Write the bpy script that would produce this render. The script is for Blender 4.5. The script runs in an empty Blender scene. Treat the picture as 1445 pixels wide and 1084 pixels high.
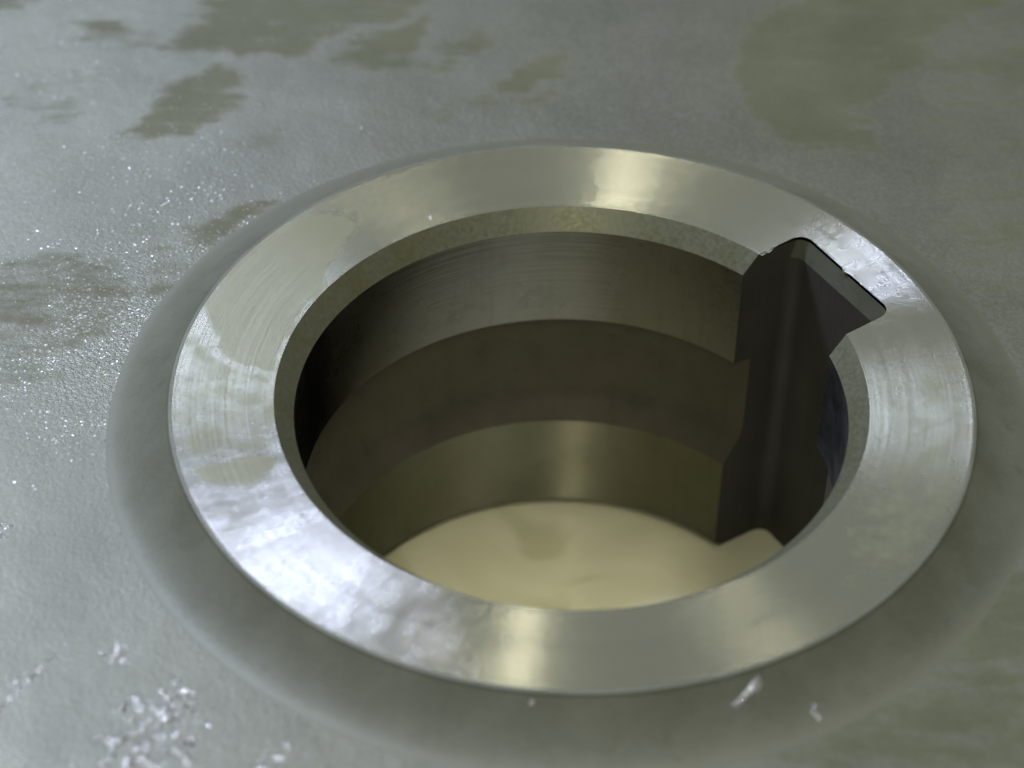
import bpy, math, random
import numpy as np
random.seed(4)
rng = np.random.default_rng(4)
scene = bpy.context.scene
R_ = math.radians
S = 0.032                      # metres per drawing unit (the bore mouth has radius 1)
ZF = 1.511                     # height of the hub face above the bench, in units

# ------------------------------------------------------------------ camera
F_PX, DIST, ELEV, ROLL, AX, AY = 3009.29, 7.1952, 0.7395, 0.0085, -0.2008, 0.0065
from mathutils import Vector, Matrix
cam_d = bpy.data.cameras.new('camera'); cam = bpy.data.objects.new('camera', cam_d)
scene.collection.objects.link(cam); scene.camera = cam
C = Vector((0, -DIST*math.cos(ELEV), DIST*math.sin(ELEV)+ZF))*S
T = Vector((AX, AY, ZF))*S
fw = (T-C).normalized(); rt = fw.cross(Vector((0, 0, 1))).normalized(); up = rt.cross(fw)
r2 = rt*math.cos(ROLL)+up*math.sin(ROLL); u2 = -rt*math.sin(ROLL)+up*math.cos(ROLL)
m = Matrix((r2, u2, -fw)).transposed().to_4x4(); m.translation = C
cam.matrix_world = m
cam_d.sensor_width = 36; cam_d.lens = 36*F_PX/1445
cam_d.clip_start = 0.01; cam_d.clip_end = 50
cam_d.dof.use_dof = True; cam_d.dof.focus_distance = 7.5*S; cam_d.dof.aperture_fstop = 20

# ------------------------------------------------------------------ light
world = bpy.data.worlds.new('World'); scene.world = world; world.use_nodes = True
bg = world.node_tree.nodes['Background']
bg.inputs[0].default_value = (0.85, 0.88, 0.62, 1); bg.inputs[1].default_value = 0.225
vs = scene.view_settings
vs.view_transform = 'Standard'; vs.look = 'None'; vs.gamma = 1; vs.exposure = -0.1; vs.use_curve_mapping = False

def lamp(name, loc, long_axis, sx, sy, col, power):
    """rectangular lamp at loc (metres from the bore mouth), sy long along long_axis, facing the hub"""
    d = bpy.data.lights.new(name, 'AREA'); d.shape = 'RECTANGLE'; d.size = sx; d.size_y = sy
    d.color = col; d.energy = power
    o = bpy.data.objects.new(name, d); scene.collection.objects.link(o)
    z = Vector(loc).normalized(); x = Vector(long_axis).cross(z).normalized(); y = z.cross(x)
    mm = Matrix((x, y, z)).transposed().to_4x4(); mm.translation = Vector(loc)+Vector((0, 0, ZF*S))
    o.matrix_world = mm
    return o
def direction(az, el, dist):
    return (dist*math.cos(R_(el))*math.cos(R_(az)), dist*math.cos(R_(el))*math.sin(R_(az)), dist*math.sin(R_(el)))
BLUE, WARM = (0.69, 0.77, 1.0), (1.0, 0.95, 0.74)
lamp('window_light', direction(115, 35, 1.6), (0, 0, 1), 0.55, 0.30, BLUE, 6.6)
lamp('window_light', direction(143, 56, 1.6), (0, 0, 1), 0.14, 0.24, BLUE, 31)
lamp('front_fill', (-0.15, 0.15, 2.2), (0, 1, 0), 0.06, 1.5, WARM, 15)
lamp('front_fill', (0.74, 0.15, 2.2), (0, 1, 0), 0.06, 1.5, WARM, 13)
lamp('front_fill', direction(-91, 46, 2.2), (0, 1, 0), 0.10, 0.8, WARM, 8)  # added front lamp, for the streak on the bore walls and a brighter board

# ------------------------------------------------------------------ node helpers
class NT:
    def __init__(self, name):
        self.m = bpy.data.materials.new(name); self.m.use_nodes = True
        self.t = self.m.node_tree; self.t.nodes.clear()
        self.out = self.t.nodes.new('ShaderNodeOutputMaterial')
        self.co = self.t.nodes.new('ShaderNodeTexCoord').outputs['Object']
    def set(self, sock, v):
        if hasattr(v, 'links') or isinstance(v, bpy.types.NodeSocket): self.t.links.new(v, sock)
        elif v is not None: sock.default_value = v
    def math(self, op, a, b=None, clamp=False):
        n = self.t.nodes.new('ShaderNodeMath'); n.operation = op; n.use_clamp = clamp
        self.set(n.inputs[0], a)
        if b is not None: self.set(n.inputs[1], b)
        return n.outputs[0]
    def vmath(self, op, a, b=None):
        n = self.t.nodes.new('ShaderNodeVectorMath'); n.operation = op
        self.set(n.inputs[0], a)
        if b is not None: self.set(n.inputs[1], b)
        return n.outputs[0]
    def noise(self, scale, detail=3, rough=.55, vec=None, dist=0):
        n = self.t.nodes.new('ShaderNodeTexNoise')
        self.set(n.inputs['Vector'], vec if vec is not None else self.co)
        n.inputs['Scale'].default_value = scale; n.inputs['Detail'].default_value = detail
        n.inputs['Roughness'].default_value = rough; n.inputs['Distortion'].default_value = dist
        return n.outputs['Fac']
    def voro(self, scale, vec=None):
        n = self.t.nodes.new('ShaderNodeTexVoronoi')
        self.set(n.inputs['Vector'], vec if vec is not None else self.co)
        n.inputs['Scale'].default_value = scale
        return n.outputs['Distance'], n.outputs['Color']
    def ramp(self, v, lo, hi, a=0., b=1.):
        n = self.t.nodes.new('ShaderNodeMapRange'); n.interpolation_type = 'SMOOTHSTEP'
        self.set(n.inputs[0], v)
        for i, x in zip((1, 2, 3, 4), (lo, hi, a, b)): self.set(n.inputs[i], x)
        return n.outputs[0]
    def mix(self, f, a, b):
        n = self.t.nodes.new('ShaderNodeMix'); n.data_type = 'RGBA'
        self.set(n.inputs[0], f); self.set(n.inputs[6], a if not isinstance(a, tuple) else (*a, 1)[:4]); self.set(n.inputs[7], b if not isinstance(b, tuple) else (*b, 1)[:4])
        return n.outputs[2]
    def fmix(self, f, a, b):
        n = self.t.nodes.new('ShaderNodeMix'); n.data_type = 'FLOAT'
        self.set(n.inputs[0], f); self.set(n.inputs[2], a); self.set(n.inputs[3], b)
        return n.outputs[0]
    def attr(self, name):
        n = self.t.nodes.new('ShaderNodeAttribute'); n.attribute_name = name
        return n.outputs['Fac']
    def bump(self, h, strength, dist, normal=None):
        n = self.t.nodes.new('ShaderNodeBump'); self.set(n.inputs['Strength'], strength)
        n.inputs['Distance'].default_value = dist; self.set(n.inputs['Height'], h)
        if normal is not None: self.set(n.inputs['Normal'], normal)
        return n.outputs[0]
    def polar(self, kr, ka, kz=0.):
        """turned-surface coordinates: radius, angle (as a unit circle) and height, each with its own stretch"""
        s = self.t.nodes.new('ShaderNodeSeparateXYZ'); self.set(s.inputs[0], self.co)
        x, y, z = s.outputs
        r = self.math('SQRT', self.math('ADD', self.math('MULTIPLY', x, x), self.math('MULTIPLY', y, y)))
        c = self.t.nodes.new('ShaderNodeCombineXYZ')
        self.set(c.inputs[0], self.math('MULTIPLY', self.math('DIVIDE', x, r), ka))
        self.set(c.inputs[1], self.math('MULTIPLY', self.math('DIVIDE', y, r), ka))
        self.set(c.inputs[2], self.math('ADD', self.math('MULTIPLY', r, kr), self.math('MULTIPLY', z, kz)))
        return c.outputs[0]
    def tangent(self):
        # lay across the tool marks (radially), the direction in which a turned surface scatters most
        return self.vmath('NORMALIZE', self.vmath('MULTIPLY', self.co, (1, 1, 0)))
    def bsdf(self, col, rough, metal=0., normal=None, edge=None, aniso=None, tangent=None, spec=None, coat=None, coat_r=None):
        b = self.t.nodes.new('ShaderNodeBsdfPrincipled')
        self.set(b.inputs['Base Color'], col if not isinstance(col, tuple) else (*col, 1)[:4])
        self.set(b.inputs['Roughness'], rough); self.set(b.inputs['Metallic'], metal)
        if normal is not None: self.set(b.inputs['Normal'], normal)
        if aniso is not None: self.set(b.inputs['Anisotropic'], aniso)
        if tangent is not None: self.set(b.inputs['Tangent'], tangent)
        if spec is not None: self.set(b.inputs['Specular IOR Level'], spec)
        if edge is not None: b.inputs['Specular Tint'].default_value = (*edge, 1)
        if coat is not None: self.set(b.inputs['Coat Weight'], coat)
        if coat_r is not None: self.set(b.inputs['Coat Roughness'], coat_r)
        return b.outputs[0]
    def done(self, sh): self.t.links.new(sh, self.out.inputs[0]); return self.m
U = 1/S

# ------------------------------------------------------------------ materials
def mat_plate():
    n = NT('oiled_grey_steel')
    wob = n.noise(11*U, 6, .72)
    blotch = n.noise(2.2*U, 5, .6)
    mp = n.t.nodes.new('ShaderNodeMapping'); n.set(mp.inputs[0], n.co); mp.inputs['Rotation'].default_value = (0, 0, R_(-42)); mp.inputs['Scale'].default_value = (3.2*U, 13*U, U)
    streak = n.noise(1.0, 5, .62, mp.outputs[0], dist=.5)
    st = n.ramp(n.math('ADD', n.attr('stain'), n.math('ADD', n.math('MULTIPLY', n.math('SUBTRACT', wob, .5), .9), n.math('MULTIPLY', n.math('SUBTRACT', streak, .5), 1.5))), .30, .98)
    fine = n.noise(130*U, 2, .6)
    mid = n.noise(60*U, 3, .6)
    dry = n.mix(n.ramp(blotch, .3, .7), (.094, .098, .076), (.118, .122, .097))
    wet = n.mix(n.ramp(blotch, .3, .7), (.056, .060, .034), (.074, .078, .047))
    col = n.mix(st, dry, wet)
    col = n.mix(n.ramp(n.noise(170*U, 2, .7), .25, .75, 0, .30), col, n.mix(st, (.16, .168, .15), (.105, .11, .072)))
    col = n.mix(n.ramp(n.noise(16*U, 5, .75), .60, .78, 0, .35), col, (.045, .046, .030))
    rough = n.fmix(st, n.ramp(mid, .25, .75, .33, .46), n.ramp(mid, .25, .75, .44, .56))
    gr = n.attr('grain_glint')
    h = n.math('ADD', n.math('MULTIPLY', fine, .5), mid)
    nb = n.bump(h, n.fmix(st, n.ramp(gr, 0, 1, .18, .55), .16), .008*S)
    nb = n.bump(n.noise(3*U, 2), .2, .03*S, nb)
    # sparkle: small facets, each tilted its own way, glints also painted as lighter colour
    vd, vc = n.voro(135*U)
    sp = n.t.nodes.new('ShaderNodeSeparateColor'); n.set(sp.inputs[0], vc)
    dens = n.noise(4*U, 5, .7)
    fl = n.math('MULTIPLY', n.math('GREATER_THAN', sp.outputs[2], n.fmix(n.ramp(dens, .35, .7), 1.0, n.fmix(gr, 1.01, .70))), n.fmix(st, 1., .4))
    tilt = n.vmath('MULTIPLY', n.vmath('SUBTRACT', vc, (.5, .5, .5)), (.5, .5, 0))
    sv = n.t.nodes.new('ShaderNodeVectorMath'); sv.operation = 'SCALE'; n.set(sv.inputs[0], tilt); n.set(sv.inputs['Scale'], fl)
    nb = n.vmath('NORMALIZE', n.vmath('ADD', nb, sv.outputs[0]))
    rough = n.fmix(fl, rough, .30); col = n.mix(fl, col, (.30, .30, .30))
    return n.done(n.bsdf(col, rough, n.fmix(st, .46, .05), nb, spec=n.fmix(st, .6, .26)))
def mat_flank():
    n = NT('smooth_grey_steel_flank')
    b = n.noise(4*U, 4, .6); f = n.noise(80*U, 2)
    col = n.mix(n.ramp(b, .3, .7), (.060, .065, .045), (.090, .096, .074))
    col = n.mix(n.ramp(n.noise(170*U, 2, .7), .25, .75, 0, .30), col, (.14, .146, .12))
    col = n.mix(n.ramp(n.noise(10*U, 5, .7), .58, .76, 0, .5), col, (.045, .044, .026))
    h = n.noise(1.0, 3, .6, n.polar(60*U, 2.0, 60*U))
    ed = n.ramp(n.math('ADD', n.attr('edge'), n.math('MULTIPLY', n.math('SUBTRACT', b, .5), .3)), .62, 1.02)
    col = n.mix(ed, col, (.082, .086, .062))
    return n.done(n.bsdf(col, n.fmix(ed, n.ramp(f, .3, .7, .52, .62), .50), n.fmix(ed, .15, .20), n.bump(n.math('ADD', n.math('MULTIPLY', h, .3), f), .06, .01*S)))
def mat_face():
    n = NT('turned_steel_face')
    # fine tool marks tilt the surface to and fro along the radius
    marks = n.noise(1.0, 2, .6, n.polar(18000*U, 1.5)); coarse = n.noise(1.0, 2, .5, n.polar(70*U, 1.0))
    wide = n.noise(1.0, 3, .5, n.polar(7*U, 1.6))
    geo = n.t.nodes.new('ShaderNodeNewGeometry').outputs['Normal']
    def tool(amp, keep):
        k = n.math('MULTIPLY', n.math('SUBTRACT', n.math('ADD', n.math('MULTIPLY', marks, .966), n.math('MULTIPLY', coarse, .034)), .5), amp)
        v = n.t.nodes.new('ShaderNodeVectorMath'); v.operation = 'SCALE'
        n.set(v.inputs[0], n.tangent()); n.set(v.inputs['Scale'], k)
        return n.vmath('NORMALIZE', n.vmath('ADD', keep, v.outputs[0]))
    sm = n.noise(1.0, 4, .62, n.polar(2.5*U, 6), dist=.8)
    film = n.ramp(n.math('ADD', n.attr('film'), n.math('MULTIPLY', n.math('SUBTRACT', sm, .5), .9)), .30, .80, 0, .85)
    oil_dim = n.ramp(n.math('ADD', n.attr('oil_dim'), n.math('MULTIPLY', n.math('SUBTRACT', n.noise(14*U, 4, .6), .5), .8)), .30, .72)
    sc = n.noise(1.0, 6, .70, n.polar(5*U, 15), dist=.4)
    def satin(col, dif, rough, nrm, share):
        m = n.bsdf(col, rough, 1., nrm)
        d = n.t.nodes.new('ShaderNodeBsdfDiffuse'); n.set(d.inputs[0], dif if not isinstance(dif, tuple) else (*dif, 1))
        x = n.t.nodes.new('ShaderNodeMixShader'); x.inputs[0].default_value = share
        n.set(x.inputs[1], m); n.set(x.inputs[2], d.outputs[0]); return x.outputs[0]
    turned = satin(n.mix(n.ramp(wide, .3, .7), (.35, .352, .305), (.39, .392, .34)), (.195, .20, .160), .15, tool(2.5, geo), .36)
    fc = n.mix(n.ramp(sc, .35, .7), (.44, .44, .43), (.60, .60, .615))
    fb = n.bump(n.math('ADD', sc, n.math('MULTIPLY', n.noise(90*U, 2), .3)), n.math('MULTIPLY', n.attr('scuff'), .45), .012*S)
    filmb = satin(fc, (.26, .26, .245), n.ramp(sc, .3, .7, .20, .30), tool(2.5, fb), .18)
    oil_dim_b = satin((.25, .25, .18), (.18, .185, .125), .34, tool(1.6, geo), .55)
    m1 = n.t.nodes.new('ShaderNodeMixShader'); n.set(m1.inputs[0], film); n.set(m1.inputs[1], turned); n.set(m1.inputs[2], filmb)
    m2 = n.t.nodes.new('ShaderNodeMixShader'); n.set(m2.inputs[0], n.math('MULTIPLY', oil_dim, .75)); n.set(m2.inputs[1], m1.outputs[0]); n.set(m2.inputs[2], oil_dim_b)
    return n.done(m2.outputs[0])
def mat_chamfer():
    n = NT('coarse_turned_chamfer')
    a = n.noise(55*U, 4, .65); b = n.noise(6*U, 3)
    col = n.mix(n.ramp(a, .3, .7), (.135, .14, .10), (.155, .16, .118))
    col = n.mix(n.ramp(b, .45, .7, 0, .5), col, (.125, .125, .065))
    return n.done(n.bsdf(col, n.ramp(a, .3, .7, .36, .5), .6, n.bump(a, .10, .010*S), spec=.4))
def mat_bore(name, c0, c1, rough, an, metal=1.):
    n = NT(name)
    g = n.noise(1.0, 2, .5, n.polar(0, 1.5, 90*U)); b = n.noise(2.5*U, 4, .6)
    grime = n.ramp(n.noise(9*U, 5, .7), .48, .78, 0, .28)
    runs = n.ramp(n.noise(1.0, 4, .6, n.polar(0, 22, 1.2*U)), .52, .8, 0, .25)
    col = n.mix(n.ramp(b, .3, .7), c0, c1)
    col = n.mix(grime, col, tuple(.55*x for x in c0)); col = n.mix(runs, col, (c0[0]*.6, c0[1]*.55, c0[2]*.42))
    r = n.math('ADD', n.ramp(b, .3, .7, rough-.04, rough+.05), n.math('MULTIPLY', grime, .10))
    return n.done(n.bsdf(col, r, metal, n.bump(g, .12, .006*S), edge=(0., 0., 0.), aniso=an, tangent=n.vmath('NORMALIZE', n.vmath('ADD', n.vmath('MULTIPLY', n.co, (0, 0, 0)), (0, 0, 1)))))
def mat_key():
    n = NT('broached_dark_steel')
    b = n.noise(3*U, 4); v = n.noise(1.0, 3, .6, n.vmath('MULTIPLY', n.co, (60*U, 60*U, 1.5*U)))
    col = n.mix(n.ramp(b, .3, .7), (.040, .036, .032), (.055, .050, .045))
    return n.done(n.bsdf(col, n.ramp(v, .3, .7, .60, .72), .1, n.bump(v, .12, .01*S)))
def mat_crust():
    n = NT('bright_pitted_metal')
    a = n.noise(38*U, 4, .7)
    col = n.mix(n.ramp(a, .43, .62), (.20, .20, .19), (.66, .66, .70))
    return n.done(n.bsdf(col, n.ramp(a, .35, .65, .45, .20), .9, n.bump(a, .7, .03*S)))
def mat_bench():
    n = NT('cream_film_over_board')
    a = n.noise(1.5*U, 3, .5, dist=.8); w = n.noise(1.6*U, 2, .45, dist=1.2)
    col = n.mix(n.ramp(a, .3, .7), (.65, .64, .46), (.78, .77, .59))
    col = n.mix(n.ramp(w, .50, .60, 0, .5), col, (.44, .435, .25))
    nb = n.bump(n.math('ADD', w, n.math('MULTIPLY', n.noise(7*U, 2, .5, dist=1.0), .12)), .14, .08*S)
    return n.done(n.bsdf(col, .42, 0, nb, coat=1., coat_r=.12))
M = dict(plate=mat_plate(), flank=mat_flank(), face=mat_face(), chamfer=mat_chamfer(),
         land=mat_bore('bored_steel_land', (.18, .176, .162), (.24, .237, .225), .27, .8),
         groove=mat_bore('dull_brown_groove', (.105, .093, .076), (.135, .120, .097), .46, .2, .35),
         low=mat_bore('bored_steel_lower_land', (.22, .215, .16), (.27, .265, .20), .40, 1.),
         key=mat_key(), crust=mat_crust(), bench=mat_bench())

# ------------------------------------------------------------------ mesh helpers
def obj(name, V, F, mat, parent=None, smooth=True, sharp=40, attrs=None):
    me = bpy.data.meshes.new(name)
    V = np.asarray(V, np.float64)*S
    F = np.asarray(F, np.int32)
    me.vertices.add(len(V)); me.vertices.foreach_set('co', V.astype(np.float32).ravel())
    k = F.shape[1]
    me.loops.add(F.size); me.loops.foreach_set('vertex_index', F.ravel())
    me.polygons.add(len(F)); me.polygons.foreach_set('loop_start', np.arange(0, F.size, k, dtype=np.int32))
    me.update(calc_edges=True); me.validate()
    if smooth:
        me.shade_smooth(); me.set_sharp_from_angle(angle=R_(sharp))
    for a, val in (attrs or {}).items():
        at = me.attributes.new(a, 'FLOAT', 'POINT'); at.data.foreach_set('value', np.asarray(val, np.float32))
    me.materials.append(mat)
    o = bpy.data.objects.new(name, me); scene.collection.objects.link(o)
    if parent is not None: o.parent = parent
    return o
def loft(rows, closed=True):
    """rows: list of (n,3) arrays with the same n -> verts, quads"""
    n = len(rows[0]); V = np.concatenate(rows); F = []
    j = np.arange(n if closed else n-1); j2 = (j+1) % n
    for i in range(len(rows)-1):
        F.append(np.stack([i*n+j, i*n+j2, (i+1)*n+j2, (i+1)*n+j], 1))
    return V, np.concatenate(F)
def circle(r, z, n=960):
    t = np.linspace(0, 2*np.pi, n, endpoint=False)
    return np.stack([r*np.cos(t), r*np.sin(t), 0*t+z], 1)
def poly_sdf(P, poly):
    """signed distance (positive inside) of points P (n,2) to a polygon"""
    poly = np.asarray(poly, float); d = np.full(len(P), 1e9); ins = np.zeros(len(P), bool)
    for a, b in zip(poly, np.roll(poly, -1, 0)):
        e = b-a; w = P-a
        t = np.clip((w@e)/(e@e), 0, 1)[:, None]
        d = np.minimum(d, np.hypot(*(w-t*e).T))
        c = ((a[1] > P[:, 1]) != (b[1] > P[:, 1]))
        x = a[0]+(P[:, 1]-a[1])/(b[1]-a[1]+1e-12)*e[0]
        ins ^= c & (P[:, 0] < x)
    return np.where(ins, d, -d)
def vnoise(P, sc):
    """smooth value noise on the plane"""
    g = rng.random((64, 64)); q = P*sc; i = np.floor(q).astype(int); f = q-i; f = f*f*(3-2*f)
    G = lambda a, b: g[(i[:, 0]+a) % 64, (i[:, 1]+b) % 64]
    return (G(0, 0)*(1-f[:, 0])+G(1, 0)*f[:, 0])*(1-f[:, 1])+(G(0, 1)*(1-f[:, 0])+G(1, 1)*f[:, 0])*f[:, 1]
def sstep(x, a, b):
    t = np.clip((x-a)/(b-a), 0, 1); return t*t*(3-2*t)

# ------------------------------------------------------------------ hub profile (units, z measured from the face at the bore mouth)
KA, HW, UF, RC = R_(33.65), .257, 1.168, .052     # keyway: direction, half width, depth from axis, corner radius
RO, ZO = 1.3486, .0286                            # face rim
RB, ZB = 1.5660, -.0998                           # foot of the boss
NA, NS, NF, NW = 840, 10, 8, 24
def contour(R, z, uf=UF):
    b = math.asin(HW/R); t = np.linspace(b, 2*np.pi-b, NA)
    pts = [np.stack([R*np.cos(t), R*np.sin(t)], 1)]
    us = np.linspace(R*math.cos(b), uf-RC, NS+1)[1:]
    pts.append(np.stack([us, 0*us-HW], 1))
    a = np.linspace(-np.pi/2, 0, NF+1)[1:]
    pts.append(np.stack([uf-RC+RC*np.cos(a), -HW+RC+RC*np.sin(a)], 1))
    v = np.linspace(-HW+RC, HW-RC, NW+1)[1:]; pts.append(np.stack([0*v+uf, v], 1))
    a = np.linspace(0, np.pi/2, NF+1)[1:]
    pts.append(np.stack([uf-RC+RC*np.cos(a), HW-RC+RC*np.sin(a)], 1))
    us = np.linspace(uf-RC, R*math.cos(b), NS+1)[1:-1]; pts.append(np.stack([us, 0*us+HW], 1))
    p = np.concatenate(pts); c, s = math.cos(KA), math.sin(KA)
    return np.stack([p[:, 0]*c-p[:, 1]*s, p[:, 0]*s+p[:, 1]*c, np.full(len(p), z+ZF)], 1)
# (R, z, uf) from the mouth to the bench
RCH, RG, RL = .938, 1.012, .934
LV = [(1.0, 0, UF), (RCH, -.0725, UF-.024), (RCH, -.5005, UF-.024), (RG, -.512, UF-.024), (RG, -.86, UF-.024),
      (RG-.012, -.92, UF-.024), (RL, -1.035, UF-.024), (RL, -1.475, UF-.024), (RL+.035, -ZF, UF-.024)]
CT = [contour(*l) for l in LV]

hub = bpy.data.objects.new('bored_hub_plate', None); scene.collection.objects.link(hub)
hub['label'] = 'grey steel plate with raised bored hub and square keyway standing on cream board'
hub['category'] = 'machine hub'
def band(i0, i1, sub):
    rows = []
    for i in range(i0, i1):
        for k in range(sub): rows.append(CT[i][:NA]+(CT[i+1][:NA]-CT[i][:NA])*k/sub)
    rows.append(CT[i1][:NA]); rows = rows[::-1]
    return loft(rows, closed=False)
obj('bore_chamfer', *band(0, 1, 3), M['chamfer'], hub)
obj('bore_land', *band(1, 2, 4), M['land'], hub)['label'] = 'smooth upper wall of the bore'
obj('bore_groove', *band(2, 6, 3), M['groove'], hub)['label'] = 'dull brown relief groove round the bore'
obj('bore_land', *band(6, 8, 4), M['low'], hub)['label'] = 'lower wall of the bore above the cream board'
ksel = np.r_[NA-1:len(CT[0]), 0]
rows = []
for i in range(1, len(CT)-1):
    for k in range(4): rows.append(CT[i][ksel]+(CT[i+1][ksel]-CT[i][ksel])*k/4)
rows.append(CT[-1][ksel])
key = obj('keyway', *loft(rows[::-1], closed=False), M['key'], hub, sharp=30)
csel = np.r_[NA+NS+2:NA+NS+2*NF+NW-2]                      # the eased top edge of the keyway's far wall, and the plain rest of that band
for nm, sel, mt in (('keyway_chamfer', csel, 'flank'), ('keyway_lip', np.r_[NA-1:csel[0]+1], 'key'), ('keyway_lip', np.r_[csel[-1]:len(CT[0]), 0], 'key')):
    obj(nm, *loft([CT[1][sel], CT[0][sel]], closed=False), M[mt], key)

# the turned face: from the mouth contour out to the rim
ctr = CT[0]; ang = np.arctan2(ctr[:, 1], ctr[:, 0]); rad = np.hypot(ctr[:, 0], ctr[:, 1])
fr = lambda r: ZF+ZO*np.clip(r-1, 0, 1)/(RO-1)
rows = []
for k in np.linspace(0, 1, 41):
    r = rad+(RO-.014-rad)*k
    rows.append(np.stack([r*np.cos(ang), r*np.sin(ang), fr(r)], 1))
V, F = loft(rows)
STAINS = [
    (1, [(-1.792, 2.13), (-1.659, 2.326), (-1.572, 2.555), (-0.688, 2.602), (-0.791, 2.373), (-1.044, 2.197), (-1.144, 2.033), (-1.256, 2.106), (-1.443, 2.07), (-1.538, 2.117), (-1.681, 2.083)]),
    (1, [(-1.07, 2.027), (-0.789, 2.346), (-0.658, 2.519), (-0.66, 2.217), (-0.682, 2.047), (-0.847, 1.987), (-0.994, 2.005)]),
    (0.9, [(-2.138, 2.301), (-2.028, 2.362), (-1.924, 2.285), (-1.905, 2.178), (-1.792, 2.13), (-1.863, 2.111), (-1.998, 2.2)]),
    (1, [(-1.758, 1.672), (-1.644, 1.853), (-1.523, 2.013), (-1.403, 1.891), (-1.393, 1.716), (-1.467, 1.638), (-1.537, 1.538), (-1.669, 1.483), (-1.802, 1.524)]),
    (0.9, [(-0.543, 2.25), (-0.402, 2.394), (-0.359, 2.26), (-0.505, 2.109), (-0.587, 2.026), (-0.653, 2.049)]),
    (1, [(-0.379, 1.96), (-0.211, 2.109), (-0.066, 2.169), (-0.055, 1.987), (-0.202, 1.878), (-0.347, 1.886)]),
    (0.8, [(-0.651, 1.72), (-0.513, 1.787), (-0.088, 1.884), (-0.058, 1.836), (-0.282, 1.715), (-0.563, 1.671)]),
    (0.9, [(-1.301, 1.502), (-1.216, 1.564), (-1.192, 1.522), (-1.271, 1.447)]),
    (1, [(-1.456, 0.844), (-1.371, 0.986), (-1.226, 1.107), (-1.15, 1.106), (-1.188, 1.021), (-1.344, 0.808), (-1.422, 0.795)]),
    (0.68, [(-2.153, 0.642), (-1.985, 0.838), (-1.721, 0.705), (-1.622, 0.588), (-1.605, 0.352), (-1.751, 0.193), (-1.827, 0.078), (-2.002, -0.021)]),
    (0.6, [(-1.673, 0.875), (-1.55, 0.933), (-1.469, 0.76), (-1.399, 0.681), (-1.503, 0.494), (-1.593, 0.569)]),
    (1, [(0.578, 2.072), (0.707, 2.398), (0.936, 2.746), (2.015, 2.804), (1.476, 2.331), (1.236, 1.954), (1.11, 1.798), (1.147, 1.559), (0.922, 1.515), (0.733, 1.633), (0.656, 1.823)]),
    (0.6, [(1.406, 2.221), (2.007, 2.747), (1.714, 0.678), (1.509, 0.667), (1.395, 1.033), (1.347, 1.617)]),
    (0.9, [(-2.589, 2.557), (-2.253, 2.575), (-2.337, 2.39), (-2.528, 2.291)]),
    (0.5, [(-2.35, 1.765), (-2.216, 1.951), (-2.017, 1.833), (-2.026, 1.585), (-2.185, 1.528)]),
    (0.8, [(-0.619, -1.222), (-0.192, -1.269), (0.437, -1.278), (0.985, -0.976), (1.316, -0.542), (1.516, -0.716), (1.407, -1.49), (0.228, -1.547), (-0.47, -1.479)]),
]
FACE_OIL_DIM = [
    (.55, [(-1.351, -0.128), (-1.349, 0.087), (-0.999, 0.104), (-0.939, -0.38), (-1.084, -0.42), (-1.278, -0.429)]),  # duller tone painted over the left side to hold down the window glare
    (1, [(-1.298, 0.391), (-1.232, 0.633), (-1.027, 0.851), (-0.875, 0.901), (-0.814, 0.82), (-0.862, 0.531), (-0.949, 0.409), (-0.981, 0.216), (-0.993, -0.004), (-1.11, 0.026), (-1.175, 0.059), (-1.251, 0.24)]),
    (.5, [(1.0, 0.061), (1.194, 0.215), (1.364, 0.224), (1.339, -0.199), (1.256, -0.528), (1.047, -0.841), (0.872, -0.879), (0.874, -0.547), (0.978, -0.217)]),  # right side has no oil: dull olive painted in to subdue glare
    (0.9, [(-1.327, 0.132), (-1.269, 0.12), (-1.12, 0.008), (-1.008, -0.015), (-1.005, -0.058), (-1.162, -0.03), (-1.272, 0.054)]),
    (0.9, [(-1.299, -0.229), (-1.213, -0.173), (-1.103, -0.116), (-1.006, -0.128), (-0.981, -0.213), (-1.097, -0.157), (-1.184, -0.206), (-1.235, -0.26), (-1.26, -0.295)]),
    (0.8, [(-1.219, -0.443), (-1.042, -0.385), (-0.939, -0.38), (-0.97, -0.495), (-1.066, -0.548), (-1.167, -0.553)]),
]
P2 = V[:, :2]; ph = np.degrees(np.arctan2(P2[:, 1], P2[:, 0])) % 360
film = sstep(ph, 160, 215)*(1-sstep(ph, 244, 276))*.72
film = np.maximum(film, .72*np.exp(-((ph-34)/14.)**2)); scuff = .25+.75*np.exp(-((ph-34)/16.)**2)
oil_dim = np.zeros(len(P2))
wx = np.stack([vnoise(P2, 7), vnoise(P2, 7)], 1)-.5
for w, pl in FACE_OIL_DIM: oil_dim = np.maximum(oil_dim, w*sstep(poly_sdf(P2+.07*wx, pl), *((-.06, .06) if w in (1, .8) else (-.14, .12))))
face = obj('hub_face', V, F, M['face'], hub, attrs=dict(film=film, oil_dim=oil_dim, scuff=scuff))

# boss flank, with a small rounded rim
prof = [(RO-.014, float(fr(RO-.014))), (RO-.006, float(fr(RO-.006))), (RO-.001, float(fr(RO))-.002), (RO, float(fr(RO))-.005)]
z0 = float(fr(RO))-.005; zb = ZF+ZB
for t in np.linspace(0, 1, 25)[1:]:
    prof.append((RO+(RB-RO)*t, zb+(z0-zb)*(1-t)**1.6))
V, F = loft([circle(r, z) for r, z in prof])
flank = obj('boss_flank', V, F, M['flank'], hub, attrs=dict(edge=np.repeat([max(0, (q[0]-RO)/(RB-RO)) for q in prof], 960)))

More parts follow.
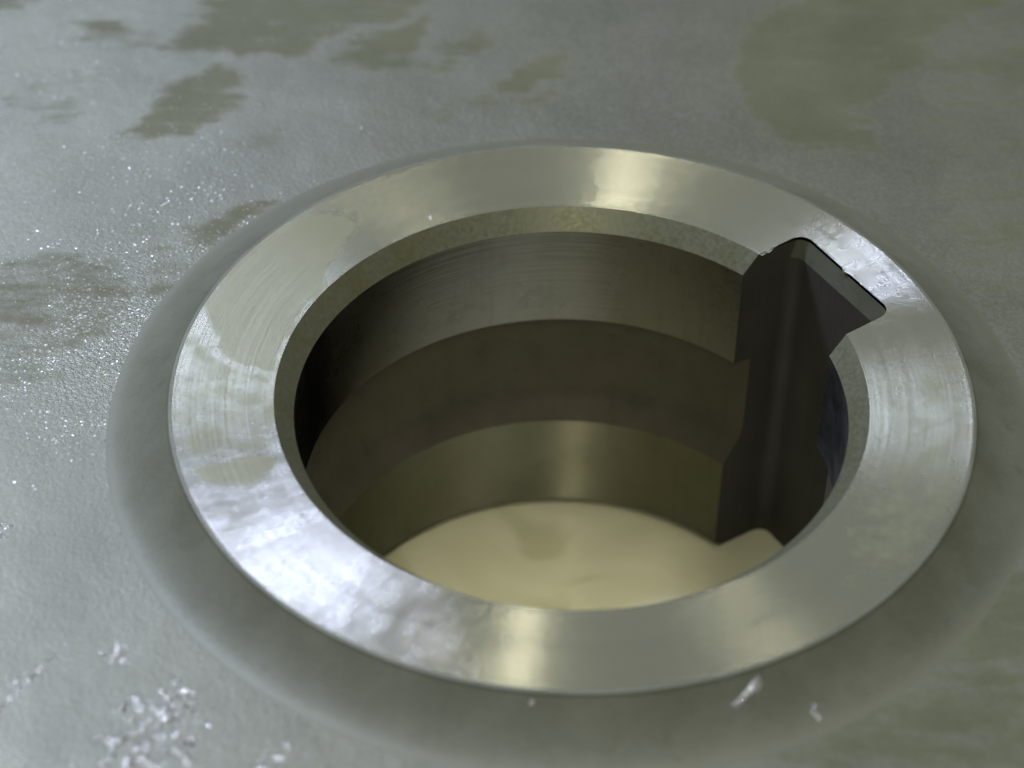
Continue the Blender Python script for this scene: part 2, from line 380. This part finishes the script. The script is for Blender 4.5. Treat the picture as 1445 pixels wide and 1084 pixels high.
# the plate: fine rings where it is seen, then the outer edge and the underside
rs = np.r_[np.arange(RB, 3.1, .0125), np.linspace(3.1, 4.4, 16)]
V, F = loft([circle(r, zb, 1440) for r in rs])
P2 = V[:, :2].copy(); stain = np.zeros(len(P2))
wx = np.stack([vnoise(P2, 5)+.5*vnoise(P2, 13)+.3*vnoise(P2, 31), vnoise(P2, 5)+.5*vnoise(P2, 13)+.3*vnoise(P2, 31)], 1)-.9
for w, pl in STAINS: stain = np.maximum(stain, w*sstep(poly_sdf(P2+.10*wx, pl), -.11, .08))
grain_glint = np.clip(np.exp(-(((P2[:, 0]+1.62)/.45)**2+((P2[:, 1]-.30)/.50)**2))+.18*np.exp(-(((P2[:, 0]+1.5)/.6)**2+((P2[:, 1]-1.2)/.8)**2))+.2*(wx[:, 0])*(P2[:, 0] < -.9), 0, 1)
plate = obj('web_plate', V, F, M['plate'], hub, attrs=dict(stain=stain, grain_glint=grain_glint))
V, F = loft([circle(r, z, 240) for r, z in ((4.4, zb), (4.42, zb-.02), (4.42, zb-.46), (4.4, zb-.48), (1.62, zb-.48), (1.60, zb-.5), (1.60, .02), (1.58, .002), (1.26, .002))])
obj('underside', V, F, M['flank'], hub)

# ------------------------------------------------------------------ pitted crusts on the plate
pr, pz = np.array([q[0] for q in prof]), np.array([q[1] for q in prof])
def zsurf(r): return np.where(r < RO-.014, np.where(r < 1, ZF-(1-r)*.0725/(1-RCH), fr(r)), np.where(r < RB, np.interp(r, pr, pz), zb))
def crust(name, poly, height, parent, step=.008, ragged=.03, sc=28, mat='crust', base=.15):
    poly = np.asarray(poly, float); lo, hi = poly.min(0)-.05, poly.max(0)+.05
    nx, ny = (np.ceil((hi-lo)/step).astype(int)+1)
    X, Y = np.meshgrid(lo[0]+np.arange(nx)*step, lo[1]+np.arange(ny)*step, indexing='ij')
    P = np.stack([X.ravel(), Y.ravel()], 1)
    sd = poly_sdf(P, poly)+(vnoise(P, sc*.6)-.5)*2*ragged
    hh = height*sstep(sd, -.004, .022)*(base+.55*vnoise(P, sc)+.5*vnoise(P, sc*2.3))-.0025
    z = zsurf(np.hypot(*P.T))+hh
    idx = np.arange(nx*ny).reshape(nx, ny)
    F = np.stack([idx[:-1, :-1].ravel(), idx[1:, :-1].ravel(), idx[1:, 1:].ravel(), idx[:-1, 1:].ravel()], 1)
    F = F[(sd[F] > -.01).any(1)]
    if not len(F): return
    used = np.unique(F); mp = np.zeros(nx*ny, int); mp[used] = np.arange(len(used))
    return obj(name, np.c_[P, z][used], mp[F], M[mat], parent, sharp=180)
def line(a, b, w0, w1):
    a, b = np.array(a), np.array(b); d = (b-a)/np.hypot(*(b-a)); nrm = np.array([-d[1], d[0]])
    return [a+nrm*w0, a-nrm*w0, b-nrm*w1, b+nrm*w1]
crust('pitted_crust', [(-1.319, -1.469), (-1.262, -1.321), (-1.164, -1.27), (-1.073, -1.312), (-1.065, -1.43), (-1.091, -1.598), (-1.293, -1.608)], .030, plate, step=.005, ragged=.06, sc=52, base=-.42)
crust('pitted_crust', [(-1.391, -1.135), (-1.356, -1.091), (-1.311, -1.139), (-1.316, -1.195), (-1.369, -1.198)], .022, plate, step=.005, sc=52, base=-.36)
crust('pitted_crust', [(-1.88, -.60), (-1.771, -.622), (-1.765, -.695), (-1.88, -.76)], .022, plate, step=.005, sc=52, base=-.38)
crust('pitted_crust', line((-.87, -1.53), (-.757, -1.488), .030, .020), .022, plate, step=.005, sc=52, base=-.36)
crust('bright_scratch', line((-1.70, -1.47), (-1.504, -1.112), .020, .008), .013, plate, ragged=.008)
crust('metal_fleck', line((-.15, -1.375), (-.075, -1.368), .014, .012), .012, flank, step=.006, ragged=.012)
crust('metal_fleck', line((.50, -1.33), (.585, -1.245), .016, .008), .012, flank, step=.006, ragged=.015)
crust('metal_fleck', line((.735, -1.285), (.845, -1.20), .010, .006), .011, flank, step=.006, ragged=.018)
crust('metal_fleck', line((.735, -1.285), (.765, -1.315), .012, .008), .011, flank, step=.006, ragged=.015)
SCR = [((.672, .763), (.764, .909)), ((.691, .772), (.82, .976)), ((.972, .657), (1.095, .834)), ((-1.125, -.124), (-1.005, -.076)),
       ((-1.268, -.422), (-.945, -.33)), ((-1.13, -.574), (-.922, -.428)), ((-1.03, -.801), (-.826, -.616)), ((-.919, -.944), (-.743, -.705)),
       ((1.122, .437), (1.166, .485)), ((.596, .788), (.688, .931))]
for a, b_ in SCR: crust('face_scratch', line(a, b_, .0032, .0022), .0075, face, step=.0035, ragged=.003, sc=60, mat='face')
for c in ((1.037, -.018), (1.038, -.119), (-.169, -1.045), (-1.043, -.12)):
    crust('face_pit', [(c[0]+.012*math.cos(t), c[1]+.016*math.sin(t)) for t in np.linspace(0, 5.6, 9)], .006, face, step=.004, ragged=.004, sc=60, mat='key')
for k in range(16):
    a = np.array([math.cos(KA), math.sin(KA)])*(1.225+.085*rng.random())+np.array([-math.sin(KA), math.cos(KA)])*(rng.random()-.5)*.5
    t = rng.random()*6.28; l = .012+.028*rng.random(); d = np.array([math.cos(t), math.sin(t)])*l
    crust('face_scratch', line(a-d, a+d, .0028, .0012), .007, face, step=.003, ragged=.003, sc=60, mat='crust')
crust('raised_burr', line((-.549, .93), (-.53, .845), .010, .006), .010, bpy.data.objects['bore_chamfer'], step=.004, ragged=.010, sc=50)

# ------------------------------------------------------------------ the board below
x = 6.0; V = [(-x, -x, -.4), (x, -x, -.4), (x, x, -.4), (-x, x, -.4), (-x, -x, 0), (x, -x, 0), (x, x, 0), (-x, x, 0)]
b = obj('board', V, [(3, 2, 1, 0), (4, 5, 6, 7), (0, 1, 5, 4), (1, 2, 6, 5), (2, 3, 7, 6), (3, 0, 4, 7)], M['bench'], smooth=False)
b['kind'] = 'structure'; b['label'] = 'cream coloured board under the hub, seen through the bore'
